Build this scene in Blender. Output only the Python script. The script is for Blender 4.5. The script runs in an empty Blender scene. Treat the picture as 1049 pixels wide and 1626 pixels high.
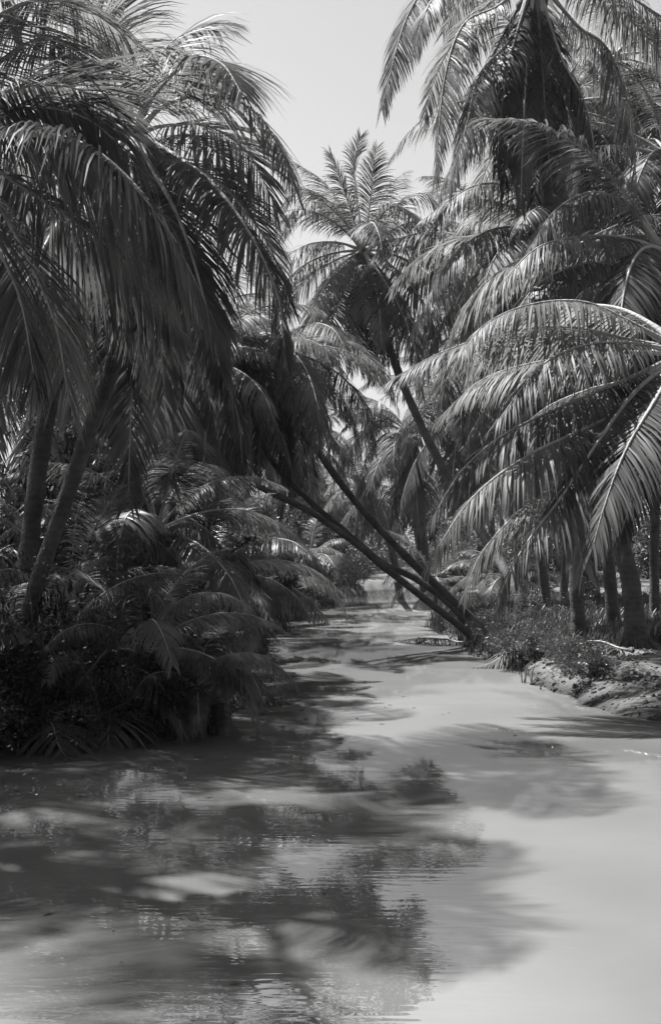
import bpy, math, random
import numpy as np
from mathutils import Vector, Matrix

SC = bpy.context.scene
COL = SC.collection
rad = math.radians

# ------------------------------------------------------------------ camera
W0, H0, F0, HOR, CAMZ = 1049.0, 1626.0, 2000.0, 870.0, 2.0
PITCH = math.atan((HOR - H0 / 2) / F0)
cam_d = bpy.data.cameras.new("camera")
cam = bpy.data.objects.new("camera", cam_d)
COL.objects.link(cam)
cam_d.sensor_fit = 'VERTICAL'
cam_d.sensor_height = 36.0
cam_d.lens = 36.0 * F0 / H0
cam_d.clip_start = 0.1
cam_d.clip_end = 3000
cam.location = (0, 0, CAMZ)
cam.rotation_euler = (rad(90) + PITCH, 0, 0)
SC.camera = cam

# ------------------------------------------------------------------ light
SUN_EL, SUN_DIR = 60.0, (-0.80, 0.60)          # horizontal direction towards the sun
world = bpy.data.worlds.new("World")
SC.world = world
world.use_nodes = True
nt = world.node_tree
nt.nodes.clear()
sky = nt.nodes.new('ShaderNodeTexSky')
sky.sky_type = 'NISHITA'
sky.sun_disc = False
sky.sun_elevation = rad(SUN_EL)
sky.sun_rotation = math.atan2(SUN_DIR[0], SUN_DIR[1])
sky.air_density = 1.0
sky.dust_density = 1.5
bw = nt.nodes.new('ShaderNodeSeparateColor')      # blue-sensitive film: the sky's blue channel as grey
bg = nt.nodes.new('ShaderNodeBackground')
bg.inputs['Strength'].default_value = 0.05
out = nt.nodes.new('ShaderNodeOutputWorld')
nt.links.new(sky.outputs[0], bw.inputs[0])
nt.links.new(bw.outputs[2], bg.inputs['Color'])
nt.links.new(bg.outputs[0], out.inputs['Surface'])

sun_d = bpy.data.lights.new("sun", 'SUN')
sun_d.energy = 5.0
sun_d.angle = rad(1.0)
sun = bpy.data.objects.new("sun", sun_d)
COL.objects.link(sun)
ce = math.cos(rad(SUN_EL))
SUNV = Vector((SUN_DIR[0] * ce, SUN_DIR[1] * ce, math.sin(rad(SUN_EL))))
sun.rotation_euler = SUNV.to_track_quat('Z', 'Y').to_euler()

SC.view_settings.view_transform = 'Standard'
SC.view_settings.look = 'None'
SC.view_settings.exposure = 1.45
SC.view_settings.gamma = 1.0
SC.render.engine = 'CYCLES'
SC.cycles.max_bounces = 6
SC.cycles.diffuse_bounces = 3
SC.cycles.glossy_bounces = 3
SC.cycles.transmission_bounces = 4
SC.cycles.transparent_max_bounces = 4


# ------------------------------------------------------------------ helpers
def at(x, y, d):
    """world point seen at photo pixel (x, y) at d metres along the creek"""
    a, b = (x - W0 / 2) / F0, (H0 / 2 - y) / F0
    cp, sp = math.cos(PITCH), math.sin(PITCH)
    v = np.array([a, cp - b * sp, sp + b * cp])
    return np.array([0, 0, CAMZ]) + v * (d / v[1])


def sm(e0, e1, x):
    t = np.clip((x - e0) / (e1 - e0), 0, 1)
    return t * t * (3 - 2 * t)


def mesh_np(name, verts, quads, mats, matidx=None, smooth=False):
    me = bpy.data.meshes.new(name)
    verts = np.asarray(verts, dtype=np.float32)
    quads = np.asarray(quads, dtype=np.int32)
    n, m = len(verts), len(quads)
    k = quads.shape[1]
    me.vertices.add(n)
    me.vertices.foreach_set('co', verts.ravel())
    me.loops.add(m * k)
    me.loops.foreach_set('vertex_index', quads.ravel())
    me.polygons.add(m)
    me.polygons.foreach_set('loop_start', np.arange(0, m * k, k, dtype=np.int32))
    for mt in mats:
        me.materials.append(mt)
    if matidx is not None:
        me.polygons.foreach_set('material_index', np.asarray(matidx, dtype=np.int32))
    if smooth:
        me.polygons.foreach_set('use_smooth', np.ones(m, dtype=bool))
    me.update(calc_edges=True)
    me.validate()
    return me


def link(name, me, parent=None):
    o = bpy.data.objects.new(name, me)
    COL.objects.link(o)
    if parent is not None:
        o.parent = parent
    return o


def tag(o, label=None, cat=None, group=None, kind=None):
    if label: o['label'] = label
    if cat: o['category'] = cat
    if group: o['group'] = group
    if kind: o['kind'] = kind
    return o


def empty(name, loc):
    o = bpy.data.objects.new(name, None)
    COL.objects.link(o)
    o.location = loc
    o.empty_display_size = 0.3
    return o


# ------------------------------------------------------------------ materials (the photograph is black and white)
def mat(name):
    m = bpy.data.materials.new(name)
    m.use_nodes = True
    m.node_tree.nodes.clear()
    return m, m.node_tree.nodes, m.node_tree.links


def g4(v):
    return (v, v, v * 0.985, 1)


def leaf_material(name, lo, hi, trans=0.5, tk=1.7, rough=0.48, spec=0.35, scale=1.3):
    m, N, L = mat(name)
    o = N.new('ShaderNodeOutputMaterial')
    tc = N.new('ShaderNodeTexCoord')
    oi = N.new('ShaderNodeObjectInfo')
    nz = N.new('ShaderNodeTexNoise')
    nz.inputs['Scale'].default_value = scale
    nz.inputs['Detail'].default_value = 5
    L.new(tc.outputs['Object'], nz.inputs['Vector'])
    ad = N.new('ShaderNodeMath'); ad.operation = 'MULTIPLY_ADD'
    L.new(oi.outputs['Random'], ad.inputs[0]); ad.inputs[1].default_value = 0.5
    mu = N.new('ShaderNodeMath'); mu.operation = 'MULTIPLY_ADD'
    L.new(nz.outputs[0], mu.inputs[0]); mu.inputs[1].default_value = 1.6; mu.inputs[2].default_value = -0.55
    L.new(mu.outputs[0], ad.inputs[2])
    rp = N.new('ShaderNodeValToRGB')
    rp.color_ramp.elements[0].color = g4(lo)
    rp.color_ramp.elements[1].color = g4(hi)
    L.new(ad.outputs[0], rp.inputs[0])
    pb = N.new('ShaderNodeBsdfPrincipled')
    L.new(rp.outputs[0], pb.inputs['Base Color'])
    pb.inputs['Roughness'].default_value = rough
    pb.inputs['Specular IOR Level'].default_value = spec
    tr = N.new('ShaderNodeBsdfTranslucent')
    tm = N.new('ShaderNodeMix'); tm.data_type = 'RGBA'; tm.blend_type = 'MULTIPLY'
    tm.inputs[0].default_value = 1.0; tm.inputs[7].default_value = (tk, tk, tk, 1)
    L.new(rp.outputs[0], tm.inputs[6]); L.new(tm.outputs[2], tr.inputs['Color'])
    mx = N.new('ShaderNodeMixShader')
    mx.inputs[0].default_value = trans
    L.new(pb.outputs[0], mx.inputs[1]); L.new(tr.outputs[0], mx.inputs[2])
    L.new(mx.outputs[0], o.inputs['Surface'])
    return m


def bark_material(name, lo, hi, bands=False):
    m, N, L = mat(name)
    o = N.new('ShaderNodeOutputMaterial')
    tc = N.new('ShaderNodeTexCoord')
    nz = N.new('ShaderNodeTexNoise'); nz.inputs['Scale'].default_value = 3.0; nz.inputs['Detail'].default_value = 7
    nz.inputs['Roughness'].default_value = 0.65
    L.new(tc.outputs['Object'], nz.inputs['Vector'])
    rp = N.new('ShaderNodeValToRGB')
    rp.color_ramp.elements[0].position = 0.32; rp.color_ramp.elements[0].color = g4(lo)
    rp.color_ramp.elements[1].position = 0.7; rp.color_ramp.elements[1].color = g4(hi)
    if bands:                                  # leaf scars ringing the trunk
        wv = N.new('ShaderNodeTexWave'); wv.wave_type = 'BANDS'; wv.bands_direction = 'Z'
        wv.inputs['Scale'].default_value = 3.2; wv.inputs['Distortion'].default_value = 5.0
        wv.inputs['Detail'].default_value = 3; wv.inputs['Detail Scale'].default_value = 1.6
        L.new(tc.outputs['Object'], wv.inputs['Vector'])
        am = N.new('ShaderNodeMath'); am.operation = 'MULTIPLY_ADD'; am.inputs[1].default_value = 0.07
        sb = N.new('ShaderNodeMath'); sb.operation = 'SUBTRACT'; sb.inputs[1].default_value = 0.06
        L.new(nz.outputs[0], sb.inputs[0]); L.new(wv.outputs[1], am.inputs[0]); L.new(sb.outputs[0], am.inputs[2])
        L.new(am.outputs[0], rp.inputs[0])
    else:
        L.new(nz.outputs[0], rp.inputs[0])
    pb = N.new('ShaderNodeBsdfPrincipled')
    pb.inputs['Roughness'].default_value = 0.8
    L.new(rp.outputs[0], pb.inputs['Base Color'])
    n2 = N.new('ShaderNodeTexNoise'); n2.inputs['Scale'].default_value = 26; n2.inputs['Detail'].default_value = 5
    L.new(tc.outputs['Object'], n2.inputs['Vector'])
    bp = N.new('ShaderNodeBump'); bp.inputs['Strength'].default_value = 0.7; bp.inputs['Distance'].default_value = 0.03
    L.new(n2.outputs[0], bp.inputs['Height']); L.new(bp.outputs[0], pb.inputs['Normal'])
    L.new(pb.outputs[0], o.inputs['Surface'])
    return m


M_LEAF = leaf_material('frond_leaf', 0.010, 0.195, rough=0.52, spec=0.42)
M_LEAF_FAR = leaf_material('far_frond_leaf', 0.03, 0.14)
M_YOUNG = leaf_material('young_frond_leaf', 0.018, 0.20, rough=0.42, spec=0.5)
M_DEAD = leaf_material('dead_frond_leaf', 0.02, 0.055, trans=0.15, rough=0.7, spec=0.15)
M_RIB = bark_material('frond_midrib', 0.20, 0.42)
M_DEADRIB = bark_material('dead_midrib', 0.07, 0.16)
M_BARK = bark_material('palm_bark', 0.022, 0.085, bands=True)
M_NUT = bark_material('coconut_husk', 0.05, 0.11)
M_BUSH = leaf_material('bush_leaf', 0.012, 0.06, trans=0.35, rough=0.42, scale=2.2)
M_TWIG = bark_material('twig_bark', 0.04, 0.1)
M_LITTER = leaf_material('leaf_litter', 0.025, 0.13, trans=0.1, rough=0.7, spec=0.2, scale=5)


def ground_material():
    m, N, L = mat('bank_soil')
    o = N.new('ShaderNodeOutputMaterial')
    tc = N.new('ShaderNodeTexCoord')
    a = N.new('ShaderNodeTexNoise'); a.inputs['Scale'].default_value = 0.45; a.inputs['Detail'].default_value = 9
    a.inputs['Roughness'].default_value = 0.7
    L.new(tc.outputs['Object'], a.inputs['Vector'])
    b = N.new('ShaderNodeTexNoise'); b.inputs['Scale'].default_value = 14; b.inputs['Detail'].default_value = 6
    L.new(tc.outputs['Object'], b.inputs['Vector'])
    mx = N.new('ShaderNodeMath'); mx.operation = 'MULTIPLY_ADD'
    L.new(b.outputs[0], mx.inputs[0]); mx.inputs[1].default_value = 0.6; L.new(a.outputs[0], mx.inputs[2])
    rp = N.new('ShaderNodeValToRGB')
    rp.color_ramp.elements[0].position = 0.55; rp.color_ramp.elements[0].color = g4(0.05)
    rp.color_ramp.elements[1].position = 1.0; rp.color_ramp.elements[1].color = g4(0.17)
    L.new(mx.outputs[0], rp.inputs[0])
    pb = N.new('ShaderNodeBsdfPrincipled'); pb.inputs['Roughness'].default_value = 0.9
    pb.inputs['Specular IOR Level'].default_value = 0.2
    ge = N.new('ShaderNodeNewGeometry'); sx = N.new('ShaderNodeSeparateXYZ')
    L.new(ge.outputs['Position'], sx.inputs[0])
    za = N.new('ShaderNodeMath'); za.operation = 'MULTIPLY_ADD'; za.inputs[1].default_value = -0.12
    L.new(b.outputs[0], za.inputs[0]); L.new(sx.outputs[2], za.inputs[2])
    wr = N.new('ShaderNodeMapRange'); wr.inputs[1].default_value = -0.02; wr.inputs[2].default_value = 0.07
    wr.inputs[3].default_value = 0.4; wr.inputs[4].default_value = 1.0
    L.new(za.outputs[0], wr.inputs[0])
    wm = N.new('ShaderNodeMix'); wm.data_type = 'RGBA'; wm.blend_type = 'MULTIPLY'; wm.inputs[0].default_value = 1.0
    L.new(rp.outputs[0], wm.inputs[6]); L.new(wr.outputs[0], wm.inputs[7])
    L.new(wm.outputs[2], pb.inputs['Base Color'])
    bp = N.new('ShaderNodeBump'); bp.inputs['Strength'].default_value = 0.9; bp.inputs['Distance'].default_value = 0.06
    L.new(b.outputs[0], bp.inputs['Height']); L.new(bp.outputs[0], pb.inputs['Normal'])
    L.new(pb.outputs[0], o.inputs['Surface'])
    return m


def water_material():
    m, N, L = mat('silty_water')
    o = N.new('ShaderNodeOutputMaterial')
    tc = N.new('ShaderNodeTexCoord')
    mp = N.new('ShaderNodeMapping'); mp.inputs['Scale'].default_value = (0.8, 3.4, 1.0)
    L.new(tc.outputs['Object'], mp.inputs['Vector'])
    a = N.new('ShaderNodeTexNoise'); a.inputs['Scale'].default_value = 4.2; a.inputs['Detail'].default_value = 1.6
    a.inputs['Distortion'].default_value = 0.1
    L.new(mp.outputs[0], a.inputs['Vector'])
    c = N.new('ShaderNodeTexNoise'); c.inputs['Scale'].default_value = 0.22; c.inputs['Detail'].default_value = 3
    L.new(tc.outputs['Object'], c.inputs['Vector'])
    cr = N.new('ShaderNodeMapRange'); cr.inputs[1].default_value = 0.36; cr.inputs[2].default_value = 0.60
    cr.inputs[3].default_value = 0.65; cr.inputs[4].default_value = 1.0
    L.new(c.outputs[0], cr.inputs[0])
    mu = N.new('ShaderNodeMath'); mu.operation = 'MULTIPLY'
    L.new(a.outputs[0], mu.inputs[0]); L.new(cr.outputs[0], mu.inputs[1])
    bp = N.new('ShaderNodeBump'); bp.inputs['Strength'].default_value = 0.5; bp.inputs['Distance'].default_value = 0.0034
    L.new(mu.outputs[0], bp.inputs['Height'])
    d = N.new('ShaderNodeTexNoise'); d.inputs['Scale'].default_value = 0.5; d.inputs['Detail'].default_value = 4
    L.new(tc.outputs['Object'], d.inputs['Vector'])
    rp = N.new('ShaderNodeValToRGB')
    rp.color_ramp.elements[0].position = 0.3; rp.color_ramp.elements[0].color = g4(0.10)
    rp.color_ramp.elements[1].position = 0.75; rp.color_ramp.elements[1].color = g4(0.145)
    L.new(d.outputs[0], rp.inputs[0])
    pb = N.new('ShaderNodeBsdfPrincipled')
    L.new(rp.outputs[0], pb.inputs['Base Color'])
    pb.inputs['Roughness'].default_value = 0.0
    pb.inputs['IOR'].default_value = 2.3
    pb.inputs['Subsurface Weight'].default_value = 0.0
    pb.inputs['Subsurface Radius'].default_value = (1, 1, 1)
    pb.inputs['Subsurface Scale'].default_value = 0.06
    L.new(bp.outputs[0], pb.inputs['Normal'])
    L.new(pb.outputs[0], o.inputs['Surface'])
    return m


M_SOIL = ground_material()
M_WATER = water_material()

# ------------------------------------------------------------------ ground and water
EY = np.array([-40, -5, 5, 10.5, 12.2, 13.4, 15, 20, 31, 42, 50, 57, 61, 66, 75, 95, 400.])
EL = np.array([-5., -4.8, -4.5, -4.0, -3.0, -1.5, -1.5, -1.6, -1.3, -0.5, 0.4, 1.9, 4.2, 8.5, 15, 26, 220])
ER = np.array([6., 5.4, 4.9, 4.4, 4.1, 3.8, 3.5, 2.9, 2.6, 3.7, 4.3, 5.2, 8.0, 13, 22, 36, 240])


def wob(x, y, s, k):
    return (np.sin(x * s * 1.7 + 1.3 * k) * np.cos(y * s * 1.3 + 2.1 * k) + 0.5 * np.sin(x * s * 3.9 + y * s * 2.7 + k)
            + 0.3 * np.sin(x * s * 7.1 - y * s * 6.3 + 3 * k)) / 1.8


def ground_z(x, y):
    x = np.asarray(x, float); y = np.asarray(y, float)
    xl = np.interp(y, EY, EL) + 0.16 * np.sin(y * 1.1) + 0.09 * np.sin(y * 2.9 + 1) + 0.05 * np.sin(y * 6.1)
    xr = np.interp(y, EY, ER) + 0.13 * np.sin(y * 0.9 + 2) + 0.08 * np.sin(y * 2.3) + 0.05 * np.sin(y * 5.3)
    sl, sr = xl - x, x - xr
    s = np.maximum(sl, sr)
    left = sl > sr
    hb = np.where(left, 0.10 + 0.32 * sm(14.5, 21, y), 0.36)
    w = np.where(left, 0.22, 0.7)
    up = hb * (1 - np.exp(-np.maximum(s, 0) / w)) + 0.012 * np.minimum(np.maximum(s, 0), 60)
    up = up + sm(0, 0.6, s) * (0.10 * wob(x, y, 0.55, 1) + 0.04 * wob(x, y, 2.1, 4) + 0.02 * wob(x, y, 5.0, 2)) \
        + 0.02 * sm(0, 0.1, s)
    dn = -0.9 * (1 - np.exp(np.minimum(s, 0) / 0.7))
    return np.where(s > 0, up, dn)


def grid_axis(lo, hi, fine_lo, fine_hi, step, grow=1.18):
    v = list(np.arange(fine_lo, fine_hi + 1e-6, step))
    s = step
    while v[-1] < hi:
        s *= grow; v.append(v[-1] + s)
    s = step
    while v[0] > lo:
        s *= grow; v.insert(0, v[0] - s)
    return np.array(v)


gx = grid_axis(-800, 800, -7, 10, 0.09)
gy = grid_axis(-50, 1200, 10, 40, 0.11, 1.06)
GX, GY = np.meshgrid(gx, gy)
GZ = ground_z(GX, GY)
nx, ny = len(gx), len(gy)
ii, jj = np.meshgrid(np.arange(nx - 1), np.arange(ny - 1))
b0 = (jj * nx + ii).ravel()
quads = np.stack([b0, b0 + 1, b0 + nx + 1, b0 + nx], 1)
gme = mesh_np('ground', np.stack([GX.ravel(), GY.ravel(), GZ.ravel()], 1), quads, [M_SOIL], smooth=True)
tag(link('ground', gme), kind='structure')

wx0, wx1, wy0, wy1 = -30.0, 60.0, -40.0, 130.0
wv = [(wx0, wy0, 0), (wx1, wy0, 0), (wx1, wy1, 0), (wx0, wy1, 0),
      (wx0, wy0, -3), (wx1, wy0, -3), (wx1, wy1, -3), (wx0, wy1, -3)]
wq = [(0, 1, 2, 3), (7, 6, 5, 4), (0, 4, 5, 1), (1, 5, 6, 2), (2, 6, 7, 3), (3, 7, 4, 0)]
wob_ = link('water', mesh_np('water', wv, wq, [M_WATER]))
tag(wob_, kind='structure')


# ------------------------------------------------------------------ fronds and trunks
def catmull(P, n):
    P = np.asarray(P, float)
    Q = np.vstack([2 * P[0] - P[1], P, 2 * P[-1] - P[-2]])
    segs = len(P) - 1
    t = np.linspace(0, segs, 160)
    i = np.minimum(t.astype(int), segs - 1)
    u = (t - i)[:, None]
    p0, p1, p2, p3 = Q[i], Q[i + 1], Q[i + 2], Q[i + 3]
    C = 0.5 * (2 * p1 + (p2 - p0) * u + (2 * p0 - 5 * p1 + 4 * p2 - p3) * u ** 2 + (3 * p1 - p0 - 3 * p2 + p3) * u ** 3)
    d = np.r_[0, np.cumsum(np.linalg.norm(np.diff(C, axis=0), axis=1))]
    s = np.linspace(0, d[-1], n)
    return np.stack([np.interp(s, d, C[:, k]) for k in range(3)], 1), d[-1]


def unit(v):
    return v / np.maximum(np.linalg.norm(v, axis=-1, keepdims=True), 1e-9)


def tube(P, R, sides=6, flat=None, cap=False):
    """ring tube along P with radii R"""
    P = np.asarray(P, float); n = len(P)
    T = unit(np.gradient(P, axis=0))
    ref = np.array([0.0, 0, 1]) if abs(T[0, 2]) < 0.9 else np.array([1.0, 0, 0])
    A = unit(np.cross(T, ref)); B = np.cross(T, A)
    th = np.linspace(0, 2 * math.pi, sides, endpoint=False)
    R = np.asarray(R, float)
    if R.ndim == 1:
        R = np.repeat(R[:, None], sides, 1)
    V = P[:, None, :] + A[:, None, :] * (np.cos(th)[None, :] * R)[..., None] + B[:, None, :] * (np.sin(th)[None, :] * R)[..., None]
    V = V.reshape(-1, 3)
    i, j = np.meshgrid(np.arange(n - 1), np.arange(sides), indexing='ij')
    j2 = (j + 1) % sides
    Q = np.stack([i * sides + j, i * sides + j2, (i + 1) * sides + j2, (i + 1) * sides + j], -1).reshape(-1, 4)
    return V, Q


def frond_geo(P, seed, nleaf=95, leaf=0.95, width=0.042, droop=1.0, roll=0.0, start=0.16, sweep=0.0, ragged=0.06,
              segs=4, rise=-0.42, wind=(0, 0, 0)):
    """rachis through control points P; returns leaflet quads and midrib quads"""
    rng = np.random.default_rng(seed)
    n = 64
    C, L = catmull(P, n)
    T = unit(np.gradient(C, axis=0))
    Hc = C[-1] - C[0]; Hc[2] = 0
    if np.linalg.norm(Hc) < 0.05: Hc = np.array([1.0, 0, 0])
    Hc = Hc / np.linalg.norm(Hc)
    Hl = T * np.array([1, 1, 0]) + 0.35 * Hc
    S = unit(np.cross(Hl, np.array([0, 0, 1.0])))
    S = unit(S - T * np.sum(S * T, 1, keepdims=True))
    N = np.cross(S, T)
    if roll:
        c, s = math.cos(roll), math.sin(roll)
        S, N = S * c + N * s, N * c - S * s
    t = np.linspace(start, 1.0, nleaf)
    t = np.concatenate([t, t + 0.3 / nleaf])
    side = np.r_[np.ones(nleaf), -np.ones(nleaf)]
    t = np.clip(t + rng.normal(0, 0.25 / nleaf, len(t)), 0, 1)
    keep = rng.random(len(t)) > ragged
    gap = rng.random() * 0.8 + 0.1
    keep &= ~((np.abs(t - gap) < 0.012) & (side > 0))
    t, side = t[keep], side[keep]
    k = t * (n - 1)
    i0 = np.minimum(k.astype(int), n - 2); u = (k - i0)[:, None]
    lerp = lambda A: A[i0] * (1 - u) + A[i0 + 1] * u
    c0, t0, s0, n0 = lerp(C), unit(lerp(T)), unit(lerp(S)), unit(lerp(N))
    tt = np.clip((t - start) / (1 - start), 0, 1)
    prof = (0.45 + 0.55 * sm(0, 0.28, tt)) * (1 - 0.62 * sm(0.45, 1.0, tt))
    ln = leaf * prof * rng.uniform(0.86, 1.1, len(t))
    ang = np.radians(72 - 46 * tt ** 1.2 + rng.normal(0, 3, len(t))) - sweep * (1 - tt)
    gi = (tt * 26 + rng.random()).astype(int) + np.where(side > 0, 0, 60)
    goff = rng.normal(0, 1, 140)
    ang = ang + np.radians(2.5) * goff[gi]
    v = np.radians(4.0) * rng.normal(0, 1, 140)[gi] + np.radians(math.degrees(rise) * (1 - tt * 0.4) + rng.normal(0, 5, len(t)))
    d = t0 * np.cos(ang)[:, None] + (s0 * (side * np.cos(v))[:, None] + n0 * np.sin(v)[:, None]) * np.sin(ang)[:, None]
    tw = rng.normal(0, 0.18, len(t)) - side * 0.2
    down = np.array([0, 0, -1.0]) + np.asarray(wind)
    g = droop * (0.42 + 0.25 * rng.random(len(t))) * (1 - 0.45 * tt)
    # a few broken leaflets hang straight down
    brk = rng.random(len(t)) < 0.04
    g = np.where(brk, g * 3, g)
    wp = [0.55, 1.0, 0.92, 0.66, 0.06] if segs == 4 else [0.7, 1.0, 0.07]
    pos = c0.copy()
    rows = []
    w = width * (0.65 + 0.35 * prof) * rng.uniform(0.8, 1.1, len(t))
    for q in range(segs + 1):
        wd = unit(t0 - d * np.sum(t0 * d, 1, keepdims=True))
        nn = np.cross(d, wd)
        wv_ = wd * np.cos(tw)[:, None] + nn * np.sin(tw)[:, None]
        h = (w * wp[q] * 0.5)[:, None]
        rows.append(pos - wv_ * h); rows.append(pos + wv_ * h)
        d = unit(d + down * (g * (q + 0.6) / segs * 1.35)[:, None])
        pos = pos + d * (ln / segs)[:, None]
    V = np.stack(rows, 1)                       # leaf, 2*(segs+1), 3
    m = len(t); kk = 2 * (segs + 1)
    base = (np.arange(m) * kk)[:, None]
    qs = []
    for q in range(segs):
        qs.append(np.stack([base[:, 0] + 2 * q, base[:, 0] + 2 * q + 1, base[:, 0] + 2 * q + 3, base[:, 0] + 2 * q + 2], 1))
    Q = np.concatenate(qs)
    rr = np.interp(np.linspace(0, 1, n), [0, 0.06, 0.16, 0.6, 1], [0.075, 0.05, 0.032, 0.018, 0.004]) * min(1.0, L / 3.6)
    rv, rq = tube(C[::2], rr[::2], 6)
    return V.reshape(-1, 3), Q, rv, rq


def frond_meshes(P, seed, leaf_m=None, rib_m=None, **kw):
    V, Q, rv, rq = frond_geo(P, seed, **kw)
    return (mesh_np('frond', V, Q, [leaf_m or M_LEAF]), mesh_np('midrib', rv, rq, [rib_m or M_RIB], smooth=True))


def frond_joined(P, seed, leaf_m=None, **kw):
    V, Q, rv, rq = frond_geo(P, seed, **kw)
    return mesh_np('frond', np.vstack([V, rv]), np.vstack([Q, rq + len(V)]), [leaf_m or M_LEAF_FAR, M_RIB],
                   np.r_[np.zeros(len(Q)), np.ones(len(rq))])


def arc_points(L, e0, bend, yaw=0.0, n=7, r0=0.1):
    """rachis leaving the crown at elevation e0 (deg) along +x and bending down by `bend` deg"""
    pts = [np.array([r0 * math.cos(rad(e0)), 0, r0 * math.sin(rad(e0))])]
    m = 40
    p = pts[0].copy(); res = [p.copy()]
    for k in range(m):
        s = (k + 0.5) / m
        e = rad(e0 - bend * s ** 1.35)
        a = rad(yaw) * s * s
        p = p + np.array([math.cos(e) * math.cos(a), math.cos(e) * math.sin(a), math.sin(e)]) * L / m
        res.append(p.copy())
    return np.array(res)[np.linspace(0, m, n).astype(int)]


ELEV = [82, 68, 54, 40, 26, 12, -4, -22, -42, -64]
BEND = [30, 55, 72, 84, 90, 88, 76, 58, 40, 20]
LIB, LIBFAR, LIBDEAD = [], [], []
sd = 100
for e, b in zip(ELEV, BEND):
    row, rowf = [], []
    for v in range(3):
        sd += 1
        yaw = (-1, 0.3, 1)[v] * 16
        bb = b * (0.85, 1.0, 1.15)[v]
        P = arc_points(4.0, e, bb, yaw)
        dr = 0.5 if e > 60 else 0.75
        row.append(frond_meshes(P, sd, nleaf=120, leaf=0.98, width=0.034, droop=dr, rise=(0.15 if e > 60 else -0.25 if e > 0 else -0.4)))
        rowf.append(frond_joined(P, sd + 500, nleaf=66, leaf=1.02, width=0.056, droop=dr, segs=2, ragged=0.04))
    LIB.append(row); LIBFAR.append(rowf)
for v in range(4):
    P = arc_points(3.4, (-58, -66, -72, -50)[v], (26, 18, 10, 36)[v], (-20, 12, 25, 0)[v])
    LIBDEAD.append(frond_meshes(P, 900 + v, M_DEAD, M_DEADRIB, nleaf=80, leaf=0.75, width=0.03, droop=2.6, ragged=0.16, rise=-0.1))


def ico_nut():
    import bmesh
    bm = bmesh.new()
    bmesh.ops.create_icosphere(bm, subdivisions=2, radius=0.115)
    for v in bm.verts:
        z = v.co.z
        v.co.z *= 1.25
        f = 1 - 0.18 * max(0, z / 0.115) ** 2
        v.co.x *= f; v.co.y *= f
    me = bpy.data.meshes.new('coconut'); bm.to_mesh(me); bm.free()
    me.materials.append(M_NUT)
    for p in me.polygons: p.use_smooth = True
    return me


ME_NUT = ico_nut()


def trunk_mesh(P, r0, r1, seed, rings=True, flare=1.7, sides=14):
    rng = np.random.default_rng(seed)
    _, L = catmull(P, 10)
    n = max(24, int(L / (0.055 if rings else 0.3)))
    C, _ = catmull(P, n)
    s = np.linspace(0, L, n)
    R = r0 + (r1 - r0) * (s / L) ** 0.8
    R = R * (1 + (flare - 1) * np.exp(-s / 0.35))
    R = R * (1 + 0.05 * np.sin(s * 2.1 + seed) + 0.03 * np.sin(s * 5.3 + 2 * seed))
    # swollen, fibrous head under the fronds
    R = R + 0.05 * np.exp(-((L - s) / 0.45) ** 2)
    if rings:
        R = R * (1 + 0.04 * (np.arange(n) % 2) * rng.uniform(0.0, 1.6, n) + 0.025 * np.sin(s * 9.1 + seed * 1.7) * np.sin(s * 1.3 + seed))
    th = np.linspace(0, 2 * math.pi, sides, endpoint=False)
    R2 = R[:, None] * (1 + 0.05 * np.cos(2 * th + seed)[None, :] + rng.normal(0, 0.025, (n, sides)))
    V, Q = tube(C, R2, sides)
    # cap
    V = np.vstack([V, C[-1] + np.array([0, 0, 0.05])])
    base = (n - 1) * sides
    top = np.array([[base + j, base + (j + 1) % sides, len(V) - 1, len(V) - 1] for j in range(sides)])
    me = bpy.data.meshes.new('trunk')
    faces = [tuple(q) for q in Q.tolist()] + [(a, b, c) for a, b, c, _ in top.tolist()]
    me.from_pydata(V.tolist(), [], faces)
    me.materials.append(M_BARK)
    me.polygons.foreach_set('use_smooth', [True] * len(me.polygons))
    me.update()
    return me


def root_mesh(P, r, seed):
    rng = np.random.default_rng(seed + 5)
    vs, qs, off = [], [], 0
    ax = unit(P[1] - P[0])
    for k in range(46):
        a = rng.random() * 6.28
        o = np.array([math.cos(a), math.sin(a), 0])
        h = rng.uniform(.12, .38)
        p0 = ax * h + o * r * .85
        p1 = ax * (h * .4) + o * (r * 1.15 + rng.uniform(.02, .08))
        p2 = o * (r * 1.2 + rng.uniform(.08, .3)) + np.array([rng.normal(0, .05), rng.normal(0, .05), -.02])
        v, q = tube(catmull([p0, p1, p2 - np.array([0, 0, .06])], 6)[0], np.linspace(.016, .008, 6) * rng.uniform(.7, 1.3), 5)
        vs.append(v); qs.append(q + off); off += len(v)
    return mesh_np('roots', np.vstack(vs), np.vstack(qs), [M_TWIG])


def copy_frond(pair, root, loc, rz, sc, name='frond'):
    f = link(name, pair[0], root)
    f.location = loc; f.rotation_euler = (0, 0, rz); f.scale = (sc, sc, sc)
    link('midrib', pair[1], f)
    return f


NSEED = [1000]


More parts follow.
